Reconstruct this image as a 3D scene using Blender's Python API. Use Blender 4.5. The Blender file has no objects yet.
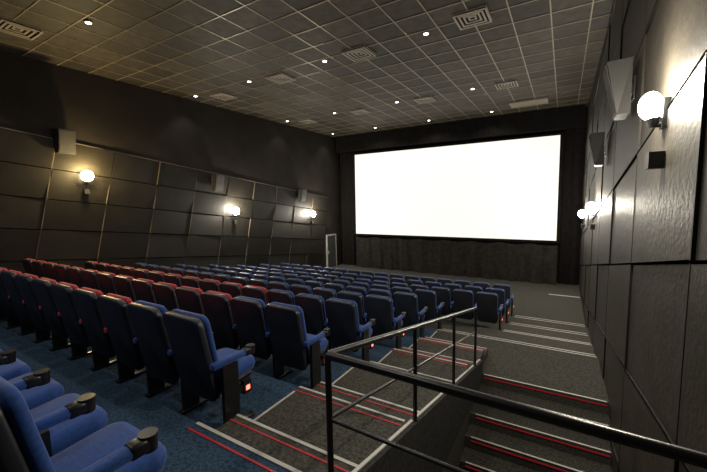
import bpy, math, random
from mathutils import Vector, Matrix
random.seed(4)
scene = bpy.context.scene
scene.view_settings.view_transform = 'Standard'
scene.view_settings.look = 'None'
scene.view_settings.exposure = 0.9

# ---------------------------------------------------------------- materials
def mat(name, col, rough=0.7, spec=0.4, metal=0.0, emis=None, estr=0.0, noise=None, bump=None, sheen=0.0, cell=None):
    m = bpy.data.materials.new(name); m.use_nodes = True
    nt = m.node_tree; b = nt.nodes['Principled BSDF']
    b.inputs['Base Color'].default_value = (*col, 1)
    b.inputs['Roughness'].default_value = rough
    b.inputs['Specular IOR Level'].default_value = spec
    b.inputs['Metallic'].default_value = metal
    if sheen: b.inputs['Sheen Weight'].default_value = sheen
    if emis:
        b.inputs['Emission Color'].default_value = (*emis, 1)
        b.inputs['Emission Strength'].default_value = estr
    tc = None
    if noise or bump:
        tc = nt.nodes.new('ShaderNodeTexCoord')
    if noise:
        sc, lo, hi = noise
        n = nt.nodes.new('ShaderNodeTexNoise'); n.inputs['Scale'].default_value = sc
        n.inputs['Detail'].default_value = 5
        nt.links.new(tc.outputs['Object'], n.inputs['Vector'])
        r = nt.nodes.new('ShaderNodeValToRGB')
        r.color_ramp.elements[0].position = 0.35; r.color_ramp.elements[1].position = 0.68
        r.color_ramp.elements[0].color = (*[c*lo for c in col], 1)
        r.color_ramp.elements[1].color = (*[min(1, c*hi) for c in col], 1)
        nt.links.new(n.outputs['Fac'], r.inputs['Fac'])
        out = r.outputs['Color']
        if cell:   # per-tile tone variation
            ox,oy,s = cell
            sub=nt.nodes.new('ShaderNodeVectorMath'); sub.operation='SUBTRACT'; sub.inputs[1].default_value=(ox,oy,0)
            dv=nt.nodes.new('ShaderNodeVectorMath'); dv.operation='DIVIDE'; dv.inputs[1].default_value=(s,s,100)
            fl_=nt.nodes.new('ShaderNodeVectorMath'); fl_.operation='FLOOR'
            wn=nt.nodes.new('ShaderNodeTexWhiteNoise')
            mr=nt.nodes.new('ShaderNodeMapRange'); mr.inputs['To Min'].default_value=0.6; mr.inputs['To Max'].default_value=1.3
            mx=nt.nodes.new('ShaderNodeVectorMath'); mx.operation='SCALE'
            nt.links.new(tc.outputs['Object'],sub.inputs[0]); nt.links.new(sub.outputs[0],dv.inputs[0])
            nt.links.new(dv.outputs[0],fl_.inputs[0]); nt.links.new(fl_.outputs[0],wn.inputs['Vector'])
            nt.links.new(wn.outputs['Value'],mr.inputs['Value'])
            nt.links.new(out,mx.inputs[0]); nt.links.new(mr.outputs[0],mx.inputs['Scale'])
            out=mx.outputs[0]
        nt.links.new(out, b.inputs['Base Color'])
    if bump:
        sc, st = bump
        n2 = nt.nodes.new('ShaderNodeTexNoise'); n2.inputs['Scale'].default_value = sc
        n2.inputs['Detail'].default_value = 4
        nt.links.new(tc.outputs['Object'], n2.inputs['Vector'])
        bp = nt.nodes.new('ShaderNodeBump'); bp.inputs['Strength'].default_value = st
        bp.inputs['Distance'].default_value = 0.02
        nt.links.new(n2.outputs['Fac'], bp.inputs['Height'])
        nt.links.new(bp.outputs['Normal'], b.inputs['Normal'])
    return m

XL,XR,YB,YF,ZC = -10.65,0.65,-1.5,16.5,3.42
M_wall   = mat('wall_brown', (0.018,0.014,0.011), 0.75, 0.25, noise=(1.5,0.8,1.25), bump=(60,0.15))
M_panel  = mat('panel_brown', (0.013,0.011,0.008), 0.55, 0.22, noise=(2.0,0.8,1.25), bump=(30,0.15))
M_panelR = mat('panel_brown_side', (0.032,0.028,0.022), 0.5, 0.28, noise=(2.5,0.75,1.3), bump=(18,0.25))
M_seam   = mat('panel_seam', (0.12,0.10,0.07), 0.4, 0.5)
M_seamD  = mat('panel_seam_dark', (0.010,0.008,0.006), 0.6, 0.3)
M_black  = mat('black_fabric', (0.009,0.008,0.008), 0.95, 0.1, noise=(8,0.7,1.3))
M_curt   = mat('drape_fabric', (0.018,0.016,0.014), 0.85, 0.2, noise=(6,0.7,1.5))
M_tile   = mat('ceiling_tile', (0.044,0.037,0.028), 0.6, 0.25, noise=(5,0.7,1.35), bump=(40,0.25), cell=(XR-0.325,YB+0.25,0.65))
M_tbar   = mat('ceiling_tbar', (0.27,0.23,0.16), 0.35, 0.5, metal=0.2)
M_vent   = mat('vent_metal', (0.30,0.27,0.22), 0.5, 0.5)
M_ventd  = mat('vent_dark', (0.012,0.01,0.009), 0.8, 0.2)
M_carpB  = mat('carpet_blue', (0.034,0.064,0.108), 0.95, 0.1, noise=(45,0.6,1.5), bump=(150,0.4))
M_carpG  = mat('carpet_grey', (0.066,0.064,0.056), 0.95, 0.1, noise=(40,0.6,1.5), bump=(150,0.4))
M_conc   = mat('stair_dark', (0.035,0.034,0.032), 0.9, 0.1, noise=(30,0.7,1.4))
M_white  = mat('nosing_white', (0.50,0.49,0.45), 0.5, 0.4)
M_red    = mat('nosing_red', (0.36,0.02,0.03), 0.5, 0.4, emis=(1,0.05,0.06), estr=0.03)
M_shellB = mat('seat_shell_navy', (0.017,0.020,0.030), 0.42, 0.5, noise=(4,0.85,1.15))
M_blue   = mat('seat_fabric_blue', (0.013,0.058,0.25), 0.75, 0.3, noise=(60,0.8,1.2), sheen=0.15)
M_redf   = mat('seat_fabric_red', (0.42,0.025,0.04), 0.75, 0.3, noise=(60,0.8,1.2), sheen=0.15)
M_plast  = mat('seat_black_plastic', (0.010,0.010,0.011), 0.35, 0.5)
M_steel  = mat('rail_black', (0.010,0.010,0.011), 0.3, 0.6)
M_led    = mat('aisle_led', (0.6,0.05,0.03), 0.4, 0.4, emis=(1,0.15,0.1), estr=2.0)
M_screen = mat('screen_white', (0.5,0.5,0.49), 0.9, 0.1, emis=(1.0,0.955,0.86), estr=0.47)
M_spk    = mat('speaker_case', (0.024,0.023,0.022), 0.5, 0.4)
M_grille = mat('speaker_grille', (0.035,0.033,0.031), 0.7, 0.3, bump=(200,0.5))
M_lampw  = mat('lamp_glass', (0.9,0.9,0.85), 0.4, 0.4, emis=(1.0,0.95,0.84), estr=50)
M_lampy  = mat('lamp_glass_warm', (0.9,0.8,0.5), 0.4, 0.4, emis=(1.0,0.80,0.40), estr=34)
M_down   = mat('downlight_glass', (0.9,0.9,0.9), 0.4, 0.4, emis=(1.0,0.95,0.85), estr=9)
M_door   = mat('door_leaf', (0.05,0.05,0.047), 0.5, 0.4)
M_dframe = mat('door_frame', (0.35,0.34,0.32), 0.5, 0.4)

# ---------------------------------------------------------------- mesh builder
class MB:
    def __init__(s): s.v=[]; s.f=[]; s.m=[]; s.mats=[]; s.sm=[]
    def mi(s, m):
        if m not in s.mats: s.mats.append(m)
        return s.mats.index(m)
    def add(s, vs, fs, m, M=None, smooth=False):
        o=len(s.v)
        for v in vs:
            v=Vector(v)
            if M is not None: v=M@v
            s.v.append(v[:])
        i=s.mi(m)
        for f in fs:
            s.f.append([o+a for a in f]); s.m.append(i); s.sm.append(smooth)
    def box(s, x0,x1,y0,y1,z0,z1, m, M=None, top=None):
        vs=[(x0,y0,z0),(x1,y0,z0),(x1,y1,z0),(x0,y1,z0),(x0,y0,z1),(x1,y0,z1),(x1,y1,z1),(x0,y1,z1)]
        s.add(vs,[(0,3,2,1),(0,1,5,4),(1,2,6,5),(2,3,7,6),(3,0,4,7)],m,M)
        s.add(vs,[(4,5,6,7)], top or m, M)
    def tube(s, p0,p1,r,m,n=12,r2=None):
        p0=Vector(p0);p1=Vector(p1);d=(p1-p0).normalized()
        a=d.orthogonal().normalized();b=d.cross(a)
        r2=r if r2 is None else r2
        vs=[];
        for p,rr in ((p0,r),(p1,r2)):
            for i in range(n):
                t=2*math.pi*i/n; vs.append(p+a*rr*math.cos(t)+b*rr*math.sin(t))
        s.add(vs,[(i,(i+1)%n,n+(i+1)%n,n+i) for i in range(n)],m,smooth=True)
        s.add(vs,[tuple(range(n))[::-1],tuple(range(n,2*n))],m)
    def slab(s, w,h,t,r,e,m,M,bulge=0.0,taper=0.0,n=6):
        """rounded slab: width x, height z, thickness y, centred"""
        def outline(ins):
            pts=[];rr=max(r-ins,0.004);hw=w/2-ins;hh=h/2-ins
            for cx,cz,a0 in ((hw-rr,hh-rr,0),(-hw+rr,hh-rr,90),(-hw+rr,-hh+rr,180),(hw-rr,-hh+rr,270)):
                for i in range(n+1):
                    a=math.radians(a0+90*i/n)
                    x=cx+rr*math.cos(a);z=cz+rr*math.sin(a)
                    k=1-taper*(0.5-z/h)
                    pts.append((x*k,z))
            return pts
        ins2=min(w,h)*0.3
        lay=[(-t/2,e),(-t/2+e*0.3,e*0.3),(-t/2+e,0),(t/2-e,0),(t/2-e*0.3,e*0.3),(t/2,e),(t/2+bulge,ins2)]
        vs=[];N=4*(n+1)
        for y,ins in lay:
            vs+=[(x,y,z) for x,z in outline(ins)]
        fs=[]
        for L in range(len(lay)-1):
            for i in range(N):
                j=(i+1)%N
                fs.append((L*N+j,L*N+i,(L+1)*N+i,(L+1)*N+j))
        fs.append(tuple(range(N))); fs.append(tuple(range((len(lay)-1)*N,len(lay)*N))[::-1])
        s.add(vs,fs,m,M,smooth=True)
    def mesh(s,name):
        me=bpy.data.meshes.new(name); me.from_pydata(s.v,[],s.f)
        for m in s.mats: me.materials.append(m)
        for p,i,sm in zip(me.polygons,s.m,s.sm): p.material_index=i; p.use_smooth=sm
        me.update(); return me
    def obj(s,name,parent=None,loc=(0,0,0)):
        o=bpy.data.objects.new(name,s.mesh(name)); scene.collection.objects.link(o)
        o.location=loc
        if parent: o.parent=parent
        return o
def T(x,y,z): return Matrix.Translation((x,y,z))
def RX(d): return Matrix.Rotation(math.radians(d),4,'X')
def RZ(d): return Matrix.Rotation(math.radians(d),4,'Z')

# ---------------------------------------------------------------- dimensions
SX=-1.08
XS=XR-0.045
E=[1.48+1.15*k for k in range(9)]+[YF]
Z={-1:-1.6,0:-1.88,1:-2.12,2:-2.36,3:-2.59,4:-2.81,5:-3.02,6:-3.22,7:-3.38,8:-3.52}
ZB=-5.1

# floor : stepped platforms
fl=MB()
fl.box(XL,SX,YB,E[0],ZB,Z[-1],M_conc,top=M_carpB)
fl.box(SX,XR,YB,E[0],Z[-1]-0.3,Z[-1],M_conc,top=M_carpG)
for k in range(9):
    x1 = SX if k<=3 else XR
    fl.box(XL,-2.25,E[k],E[k+1],ZB,Z[k],M_conc,top=M_carpB if k<5 else M_carpG)
    fl.box(-2.25,x1,E[k],E[k+1],ZB,Z[k],M_carpG,top=M_carpG)
fl.box(SX,XR,5.65,E[4],ZB,Z[4],M_carpG,top=M_carpG)
fl.box(SX,XR,YB,2.05,ZB,-4.86,M_conc)
for n in range(1,12):
    fl.box(SX,XR,5.65-0.3*n,5.65-0.3*(n-1),ZB,Z[4]-0.17*n,M_carpG)
FL=fl.obj('floor')

# aisle half steps
st=MB()
for k in range(0,9):
    x0,x1=(-2.25,SX)
    if k==5: x1=XS
    if k>=6: x0,x1=(-1.13,XS)
    zm=(Z[k]+Z[k-1])/2
    st.box(x0,x1-0.001,E[k]+0.001,E[k]+0.36,Z[k],zm,M_carpG)
st.obj('aisle_steps')

# nosing strips
ns=MB()
def strip(x0,x1,y,z,red=True):
    ns.box(x0,x1,y-0.022,y+0.004,z+0.001,z+0.007,M_white)
    if red:
        ns.box(x0,x1,y-0.085,y-0.070,z+0.001,z+0.005,M_red)
for k in range(0,9):
    x0,x1=(-2.25,SX-0.02)
    if k>=5: x1=XS-0.01
    if k>=6: x0=-1.1
    zm=(Z[k]+Z[k-1])/2
    strip(x0,x1,E[k],Z[k-1],k<5)
    strip(x0,x1,E[k]+0.36,zm,k<5)
    if k<5:
        ns.box(x0,x0+0.022,E[k]+0.37,E[k]+1.05,Z[k]+0.001,Z[k]+0.006,M_white)
for n in range(0,11):
    y=5.65-0.3*n; z=Z[4]-0.17*n
    ns.box(SX+0.08,XS,y-0.004,y+0.022,z+0.001,z+0.007,M_white)
    ns.box(SX+0.08,XS,y-0.010,y-0.001,z-0.055,z-0.038,M_red)
ns.box(-0.35,XS,14.3,14.38,Z[8]+0.001,Z[8]+0.01,M_white)
ns.obj('stair_nosing_strips')

# stringer kerb along stairwell
sg=MB()
def sz(y): return -1.64-0.225*(y-1.48)
y0,y1=1.5,5.65
HEX=[(0,3,2,1),(0,1,5,4),(1,2,6,5),(2,3,7,6),(3,0,4,7),(4,5,6,7)]
vs=[(SX,y0,-2.9),(SX+0.06,y0,-2.9),(SX+0.06,y1,-2.9),(SX,y1,-2.9),(SX,y0,sz(y0)),(SX+0.06,y0,sz(y0)),(SX+0.06,y1,sz(y1)),(SX,y1,sz(y1))]
sg.add(vs,HEX,M_conc)
vs=[(SX,y0,sz(y0)+.001),(SX+0.025,y0,sz(y0)+.001),(SX+0.025,y1,sz(y1)+.001),(SX,y1,sz(y1)+.001),
    (SX,y0,sz(y0)+.012),(SX+0.025,y0,sz(y0)+.012),(SX+0.025,y1,sz(y1)+.012),(SX,y1,sz(y1)+.012)]
sg.add(vs,HEX,M_white)
sg.obj('stringer',parent=FL)

# room shell
def box_obj(name,*a,m=M_wall):
    b=MB(); b.box(*a,m); return b.obj(name)
WL=box_obj('wall_left',XL-0.2,XL,YB,YF,ZB,ZC)
WR=box_obj('wall_right',XR,XR+0.2,YB,YF,ZB,ZC)
box_obj('wall_front',XL-0.2,XR+0.2,YF,YF+0.2,ZB,ZC,m=M_black)
box_obj('wall_back',XL-0.2,XR+0.2,YB-0.2,YB,ZB,ZC)
CE=box_obj('ceiling',XL-0.2,XR+0.2,YB-0.2,YF+0.2,ZC,ZC+0.2,m=M_tile)

# ceiling T-bar grid
g=MB(); x=XR-0.325
while x>XL:
    g.box(x-0.010,x+0.010,YB,YF,ZC-0.012,ZC-0.0005,M_tbar); x-=0.65
y=YB+0.25
while y<YF:
    g.box(XL,XR,y-0.010,y+0.010,ZC-0.0125,ZC-0.001,M_tbar); y+=0.65
g.obj('ceiling_grid',parent=CE)

# air diffusers
def vent(x,y,w=0.60,d=0.60):
    b=MB()
    for i in range(4):
        a=w/2-i*0.075; c=d/2-i*0.075
        zz=-0.05+i*0.008
        t=0.034
        for (xa,xb,ya,yb) in ((-a,a,-c,-c+t),(-a,a,c-t,c),(-a,-a+t,-c+t,c-t),(a-t,a,-c+t,c-t)):
            b.box(xa,xb,ya,yb,zz,zz+0.010,M_vent)
    b.box(-w/2+0.01,w/2-0.01,-d/2+0.01,d/2-0.01,-0.014,-0.0125,M_ventd)
    b.box(-w/2,w/2,-d/2,d/2,-0.0125,-0.0005,M_vent)
    b.obj('ceiling_air_vent',loc=(x,y,ZC))
for x,y in ((-1.6,7.2),(-4.2,7.4),(-6.8,7.6),(-9.4,7.8),(-1.6,11.8),(-4.2,11.9),(-6.8,12.0),(-9.4,12.1),(-9.1,2.8)):
    vent(x,y)
b=MB(); b.box(-0.6,0.6,-0.35,0.35,-0.06,-0.013,M_vent); b.box(-0.55,0.55,-0.3,0.3,-0.064,-0.06,M_tbar)
b.obj('ceiling_access_panel',loc=(-1.2,14.4,ZC))

# downlights
def lamp(name,loc,energy,col,size=0.06,kind='POINT',parent=None,spot=160):
    l=bpy.data.lights.new(name,kind); l.energy=energy; l.color=col
    l.shadow_soft_size=size
    if kind=='SPOT': l.spot_size=math.radians(spot); l.spot_blend=0.6
    o=bpy.data.objects.new(name,l); scene.collection.objects.link(o); o.location=loc
    if parent: o.parent=parent
    return o
for y in (-0.5,3.4,7.3,11.6,15.0):
    for x in (-10.1,-7.7,-5.1,-2.55):
        if x<-10 and y<7: continue
        b=MB()
        b.tube((0,0,-0.02),(0,0,-0.001),0.065,M_vent,20,0.07)
        b.tube((0,0,-0.024),(0,0,-0.0201),0.045,M_down,20)
        o=b.obj('ceiling_downlight',loc=(x,y,ZC-0.012))
        lamp('bulb',(0,0,-0.06),(46 if y<11 else 34) if x>-10 else 16,(1.0,0.93,0.83),0.05,'SPOT',parent=o,spot=150 if x>-10 else 100)

# acoustic panelling
def panelling(name,par,xw,sgn,ylist,zf,rows,ph,lean,mp,ms,zmin,zmax,tr=0.009,gap=0.012,facet=0.0):
    b=MB(); th=0.035
    rnd=random.Random(11)
    for r in range(rows):
        for i in range(len(ylist)-1):
            ya,yb=ylist[i],ylist[i+1]
            def P(y,j):
                yy=min(max(y+lean*j,YB+.01),YF-.35)
                return yy,max(min(zf(y)-j*ph,zmax),zmin)
            c=[P(ya,r),P(yb,r),P(yb,r+1),P(ya,r+1)]
            if abs(c[0][1]-c[3][1])<0.05: continue
            cy=sum(p[0] for p in c)/4; cz=sum(p[1] for p in c)/4
            c2=[(p[0]+(gap if p[0]<cy else -gap), p[1]+(gap if p[1]<cz else -gap)) for p in c]
            tt=th*(0.55+0.45*((i+r)%2))
            xa=xw
            dp=[tt]*4
            if facet:   # each board tilts a little: planar quad with one edge proud
                ed=rnd.choice((0,1,2,3)); dp=[0.012]*4
                dp[ed]=facet; dp[(ed+1)%4]=facet
            vs=[(xa,p[0],p[1]) for p in c2]+[(xw+sgn*d_,p[0],p[1]) for d_,p in zip(dp,c2)]
            b.add(vs,[(4,5,6,7),(0,1,5,4),(1,2,6,5),(2,3,7,6),(3,0,4,7)],mp)
            xb2=xw+sgn*(th+0.003)
            for p,q in ((c[0],c[1]),(c[3],c[0]),(c[2],c[3])):
                d=Vector((q[0]-p[0],q[1]-p[1])); n=Vector((-d.y,d.x)).normalized()*tr
                vs=[]
                for xx in (xa,xb2):
                    for (u,v) in ((p[0]+n.x,p[1]+n.y),(q[0]+n.x,q[1]+n.y),(q[0]-n.x,q[1]-n.y),(p[0]-n.x,p[1]-n.y)):
                        vs.append((xx,u,v))
                b.add(vs,[(4,5,6,7),(0,1,5,4),(1,2,6,5),(2,3,7,6),(3,0,4,7)],ms)
    return b.obj(name,parent=par)
panelling('acoustic_panelling',WL,XL,1,[-1.3+1.27*i for i in range(14)],lambda y:2.10-0.125*y,6,0.72,-0.16,M_panel,M_seam,-3.3,3.2,0.008,facet=0.055)
panelling('acoustic_panelling',WR,XR,-1,[-1.2+1.9*i for i in range(10)],lambda y:4.55-0.17*y,7,1.12,0.0,M_panelR,M_seamD,-3.25,3.38,0.008)

# screen, drapes, masking
SL,SR=-9.57,-0.20
b=MB()
b.box(SL-.07,SR+.06,16.25,16.28,-1.8,2.46,M_black)
b.box(SL,SR,16.235,16.25,-1.75,2.42,M_screen)
for (x0,x1,z0,z1) in ((SL-.12,SL,-1.85,2.5),(SR,SR+.12,-1.85,2.5),(SL,SR,2.42,2.5),(SL,SR,-1.85,-1.75)):
    b.box(x0,x1,16.2,16.32,z0,z1,M_black)
for x in (-9.0,-6.5,-4.0,-1.0):
    b.box(x-0.04,x+0.04,16.32,16.498,-1.7,2.4,M_black)
b.obj('projection_screen')
def drape(name,x0,x1,z0,z1,yc,amp,wl,m,sag=0.0):
    b=MB(); nx=int((x1-x0)/0.04); nz=14; vs=[]
    for j in range(nz+1):
        t=j/nz
        for i in range(nx+1):
            x=x0+(x1-x0)*i/nx
            ph=2*math.pi*(x+0.12*math.sin(x*1.7))/wl
            y=yc+amp*(0.4+0.6*(1-t))*(math.sin(ph)+0.4*math.sin(2.3*ph+t*2))
            z=z0+(z1-z0)*t
            if j==nz: z-=sag*abs(math.sin(math.pi*(x-x0)/1.2))
            vs.append((x,y,z))
    fs=[(j*(nx+1)+i,j*(nx+1)+i+1,(j+1)*(nx+1)+i+1,(j+1)*(nx+1)+i) for j in range(nz) for i in range(nx)]
    b.add(vs,fs,m,smooth=True); return b.obj(name)
drape('stage_curtain',-9.5,-0.15,Z[8]+0.01,-1.87,16.02,0.07,0.8,M_curt,0.07)
drape('side_curtain',-0.06,0.58,Z[8]+0.01,2.6,16.3,0.05,0.3,M_black)
drape('side_curtain',-10.56,-9.72,Z[8]+0.01,2.6,16.3,0.05,0.3,M_black)
b=MB(); b.box(XL+0.08,XR-0.06,15.95,16.48,2.62,ZC-0.014,M_black); b.obj('screen_pelmet')

# exit door in left wall near the screen
b=MB()
D0=XL+0.001
b.box(D0,XL+0.09,14.9,14.96,Z[8],-1.75,M_dframe); b.box(D0,XL+0.09,15.72,15.78,Z[8],-1.75,M_dframe)
b.box(D0,XL+0.09,14.96,15.72,-1.81,-1.75,M_dframe); b.box(D0,XL+0.08,14.96,15.72,Z[8],-1.81,M_door)
b.box(XL+0.08,XL+0.11,15.0,15.05,-2.75,-2.6,M_dframe)
b.obj('door_1')

# speakers
def speaker(x,y,z,sgn,s=1.0):
    b=MB(); w,h,d=0.42*s,0.56*s,0.22*s
    dt,db=d,d*0.5
    X=-sgn
    vs=[(0,-w/2,-h/2),(0,w/2,-h/2),(0,w/2,h/2),(0,-w/2,h/2),
        (X*db,-w/2*.85,-h/2),(X*db,w/2*.85,-h/2),(X*dt,w/2*.85,h/2),(X*dt,-w/2*.85,h/2)]
    b.add(vs,[(0,1,2,3),(4,5,6,7),(0,1,5,4),(1,2,6,5),(2,3,7,6),(3,0,4,7)],M_spk)
    g=0.012
    vs=[(X*(db+g),-w/2*.75,-h/2*.9),(X*(db+g),w/2*.75,-h/2*.9),(X*(dt+g),w/2*.75,h/2*.9),(X*(dt+g),-w/2*.75,h/2*.9),
        (X*db,-w/2*.75,-h/2*.9),(X*db,w/2*.75,-h/2*.9),(X*dt,w/2*.75,h/2*.9),(X*dt,-w/2*.75,h/2*.9)]
    b.add(vs,[(0,1,2,3),(0,1,5,4),(1,2,6,5),(2,3,7,6),(3,0,4,7)],M_grille)
    b.box(min(0,-X*0.035),max(0,-X*0.035),-0.04,0.04,-0.05,0.05,M_steel)
    b.box(min(-X*0.03,-X*0.045),max(-X*0.03,-X*0.045),-0.1,0.1,-0.12,0.12,M_steel)
    b.obj('loudspeaker',loc=(x,y,z))
for y,z in ((3.9,1.57),(8.25,0.72),(12.9,0.3)): speaker(XL+0.10,y,z,-1)
for y,z in ((4.95,1.15),(7.7,0.82)): speaker(XR-0.084,y,z,1)

# wall sconces
def sconce(x,y,z,sgn,warm=False,en=45,R=0.085):
    X=-sgn; b=MB()
    b.box(min(-X*0.03,X*0.02),max(-X*0.03,X*0.02),-0.05,0.05,-0.13,0.08,M_spk)
    b.tube((X*0.02,0,-0.1),(X*0.06,0,-0.1),0.02,M_steel)
    b.tube((X*0.065,0,-0.12),(X*0.065,0,-0.05),0.025,M_steel,16,0.045)
    m=M_lampy if warm else M_lampw
    n=20; vs=[]
    for j in range(1,12):
        a=math.pi*j/12
        for i in range(n):
            t=2*math.pi*i/n; vs.append((X*0.085+R*0.72*math.sin(a)*math.cos(t),R*math.sin(a)*math.sin(t),0.04-R*math.cos(a)))
    fs=[(j*n+i,j*n+(i+1)%n,(j+1)*n+(i+1)%n,(j+1)*n+i) for j in range(10) for i in range(n)]
    fs+= [tuple(range(n)),tuple(range(10*n,11*n))]
    b.add(vs,fs,m,smooth=True)
    b.box(min(0,X*0.09),max(0,X*0.09),-0.09,0.03,-0.42,-0.30,M_spk)
    o=b.obj('sconce_lamp',loc=(x,y,z))
    lamp('bulb',(X*0.22,0,0.12),en,(1,0.74,0.32) if warm else (1.0,0.91,0.74),0.07,parent=o)
for i,(y,z) in enumerate(((4.3,0.73),(9.0,-0.33),(13.7,-0.64))):
    sconce(XL+0.065,y,z,-1,warm=(i==0),en=125,R=0.14)
for i,(y,z) in enumerate(((3.42,0.615),(9.3,-0.30),(13.7,-0.60))):
    sconce(XR-0.040,y,z,1,en=85,R=0.14 if i else 0.10)

# handrail
b=MB(); RXp=-1.05
def rz(y): return -0.82-0.21*(y-1.5)
b.tube((RXp,1.46,rz(1.46)),(RXp,5.2,rz(5.2)),0.021,M_steel)
b.tube((RXp,1.46,rz(1.46)-0.36),(RXp,5.2,rz(5.2)-0.36),0.011,M_steel)
for y in (1.46,2.74,4.0,5.2):
    zb=Z[-1]+0.001 if y<1.48 else sz(y)+0.012
    b.tube((RXp,y,zb),(RXp,y,rz(y)),0.018,M_steel)
    b.tube((RXp,y,zb),(RXp,y,zb+0.01),0.03,M_steel)
b.tube((RXp,1.46,-0.815),(XR-0.06,1.40,-0.815),0.023,M_steel)
b.tube((RXp,1.46,-1.175),(XR-0.06,1.40,-1.175),0.011,M_steel)
b.tube((XR-0.07,1.40,-1.599),(XR-0.07,1.40,-0.815),0.018,M_steel)
b.obj('stair_handrail')

# ---------------------------------------------------------------- seats
def seat_mesh(fab,end=False):
    b=MB()
    tilt=RX(11)
    b.slab(0.480,0.76,0.065,0.075,0.018,M_shellB,T(0,0.092,0.625)@tilt,taper=0.06)
    b.slab(0.482,0.71,0.055,0.075,0.022,fab,T(0,0.148,0.655)@tilt,bulge=0.02,taper=0.06)
    c=T(0,0.375,0.415)@RX(94)
    b.slab(0.47,0.46,0.12,0.09,0.045,fab,c@Matrix.Rotation(math.pi,4,'X'),bulge=0.012)
    b.slab(0.44,0.40,0.05,0.07,0.015,M_plast,T(0,0.36,0.335)@RX(94))
    b.tube((-0.24,0.20,0.36),(0.24,0.20,0.36),0.02,M_plast)
    def arm(x, outer=False):
        b.box(x-0.018,x+0.018,0.16,0.31,0.012,0.56,M_plast)
        b.slab(0.06,0.03,0.36,0.01,0.008,M_plast,T(x,0.28,0.016))
        b.slab(0.066,0.055,0.36,0.022,0.012,fab,T(x,0.245,0.60))
        b.tube((x,0.47,0.565),(x,0.47,0.64),0.034,M_plast,16,0.039)
        b.slab(0.07,0.065,0.08,0.02,0.01,M_plast,T(x,0.425,0.60))
        if outer:
            b.box(x-0.02,x+0.022,0.36,0.44,0.24,0.36,M_plast)
            b.box(x-0.02,x+0.015,0.30,0.37,0.27,0.33,M_plast)
            b.box(x+0.022,x+0.026,0.38,0.42,0.27,0.31,M_led)
    arm(-0.28)
    if end: arm(0.28,True)
    return b.mesh('cinema_seat')
MS={(f,e):seat_mesh(M_blue if f=='b' else M_redf,e) for f in 'br' for e in (False,True)}
def seat(x,y,z,f,e):
    o=bpy.data.objects.new('cinema_seat',MS[(f,e)]); scene.collection.objects.link(o); o.location=(x,y,z)
for i in range(15):
    seat(-1.76-0.56*i,0.27,Z[-1],'b',i==0)
for k in range(9):
    xs=-2.6 if k<6 else -1.48
    x=xs;i=0
    while x>-10.1:
        f='r' if ((k==0 and x<-3.4) or (k==1 and x<-3.5) or (k==2 and x<-3.9) ) else 'b'
        seat(x,E[k]+0.12,Z[k],f,i==0)
        x-=0.56;i+=1

# world
w=bpy.data.worlds.new('World'); scene.world=w; w.use_nodes=True
w.node_tree.nodes['Background'].inputs[0].default_value=(0.02,0.02,0.02,1)
w.node_tree.nodes['Background'].inputs[1].default_value=0.3

# camera
yv=Vector((0.601,0.1114,-1)).normalized()
xv=-Vector((-1.65,0.0686,-1)).normalized()
xv=(xv-yv*xv.dot(yv)).normalized(); zv=xv.cross(yv)
R=Matrix((xv,yv,zv))
cam=bpy.data.cameras.new('camera'); cam.sensor_width=36; cam.lens=350/707*36; cam.clip_start=0.02
co=bpy.data.objects.new('camera',cam); scene.collection.objects.link(co)
co.matrix_world=R.to_4x4()
scene.camera=co
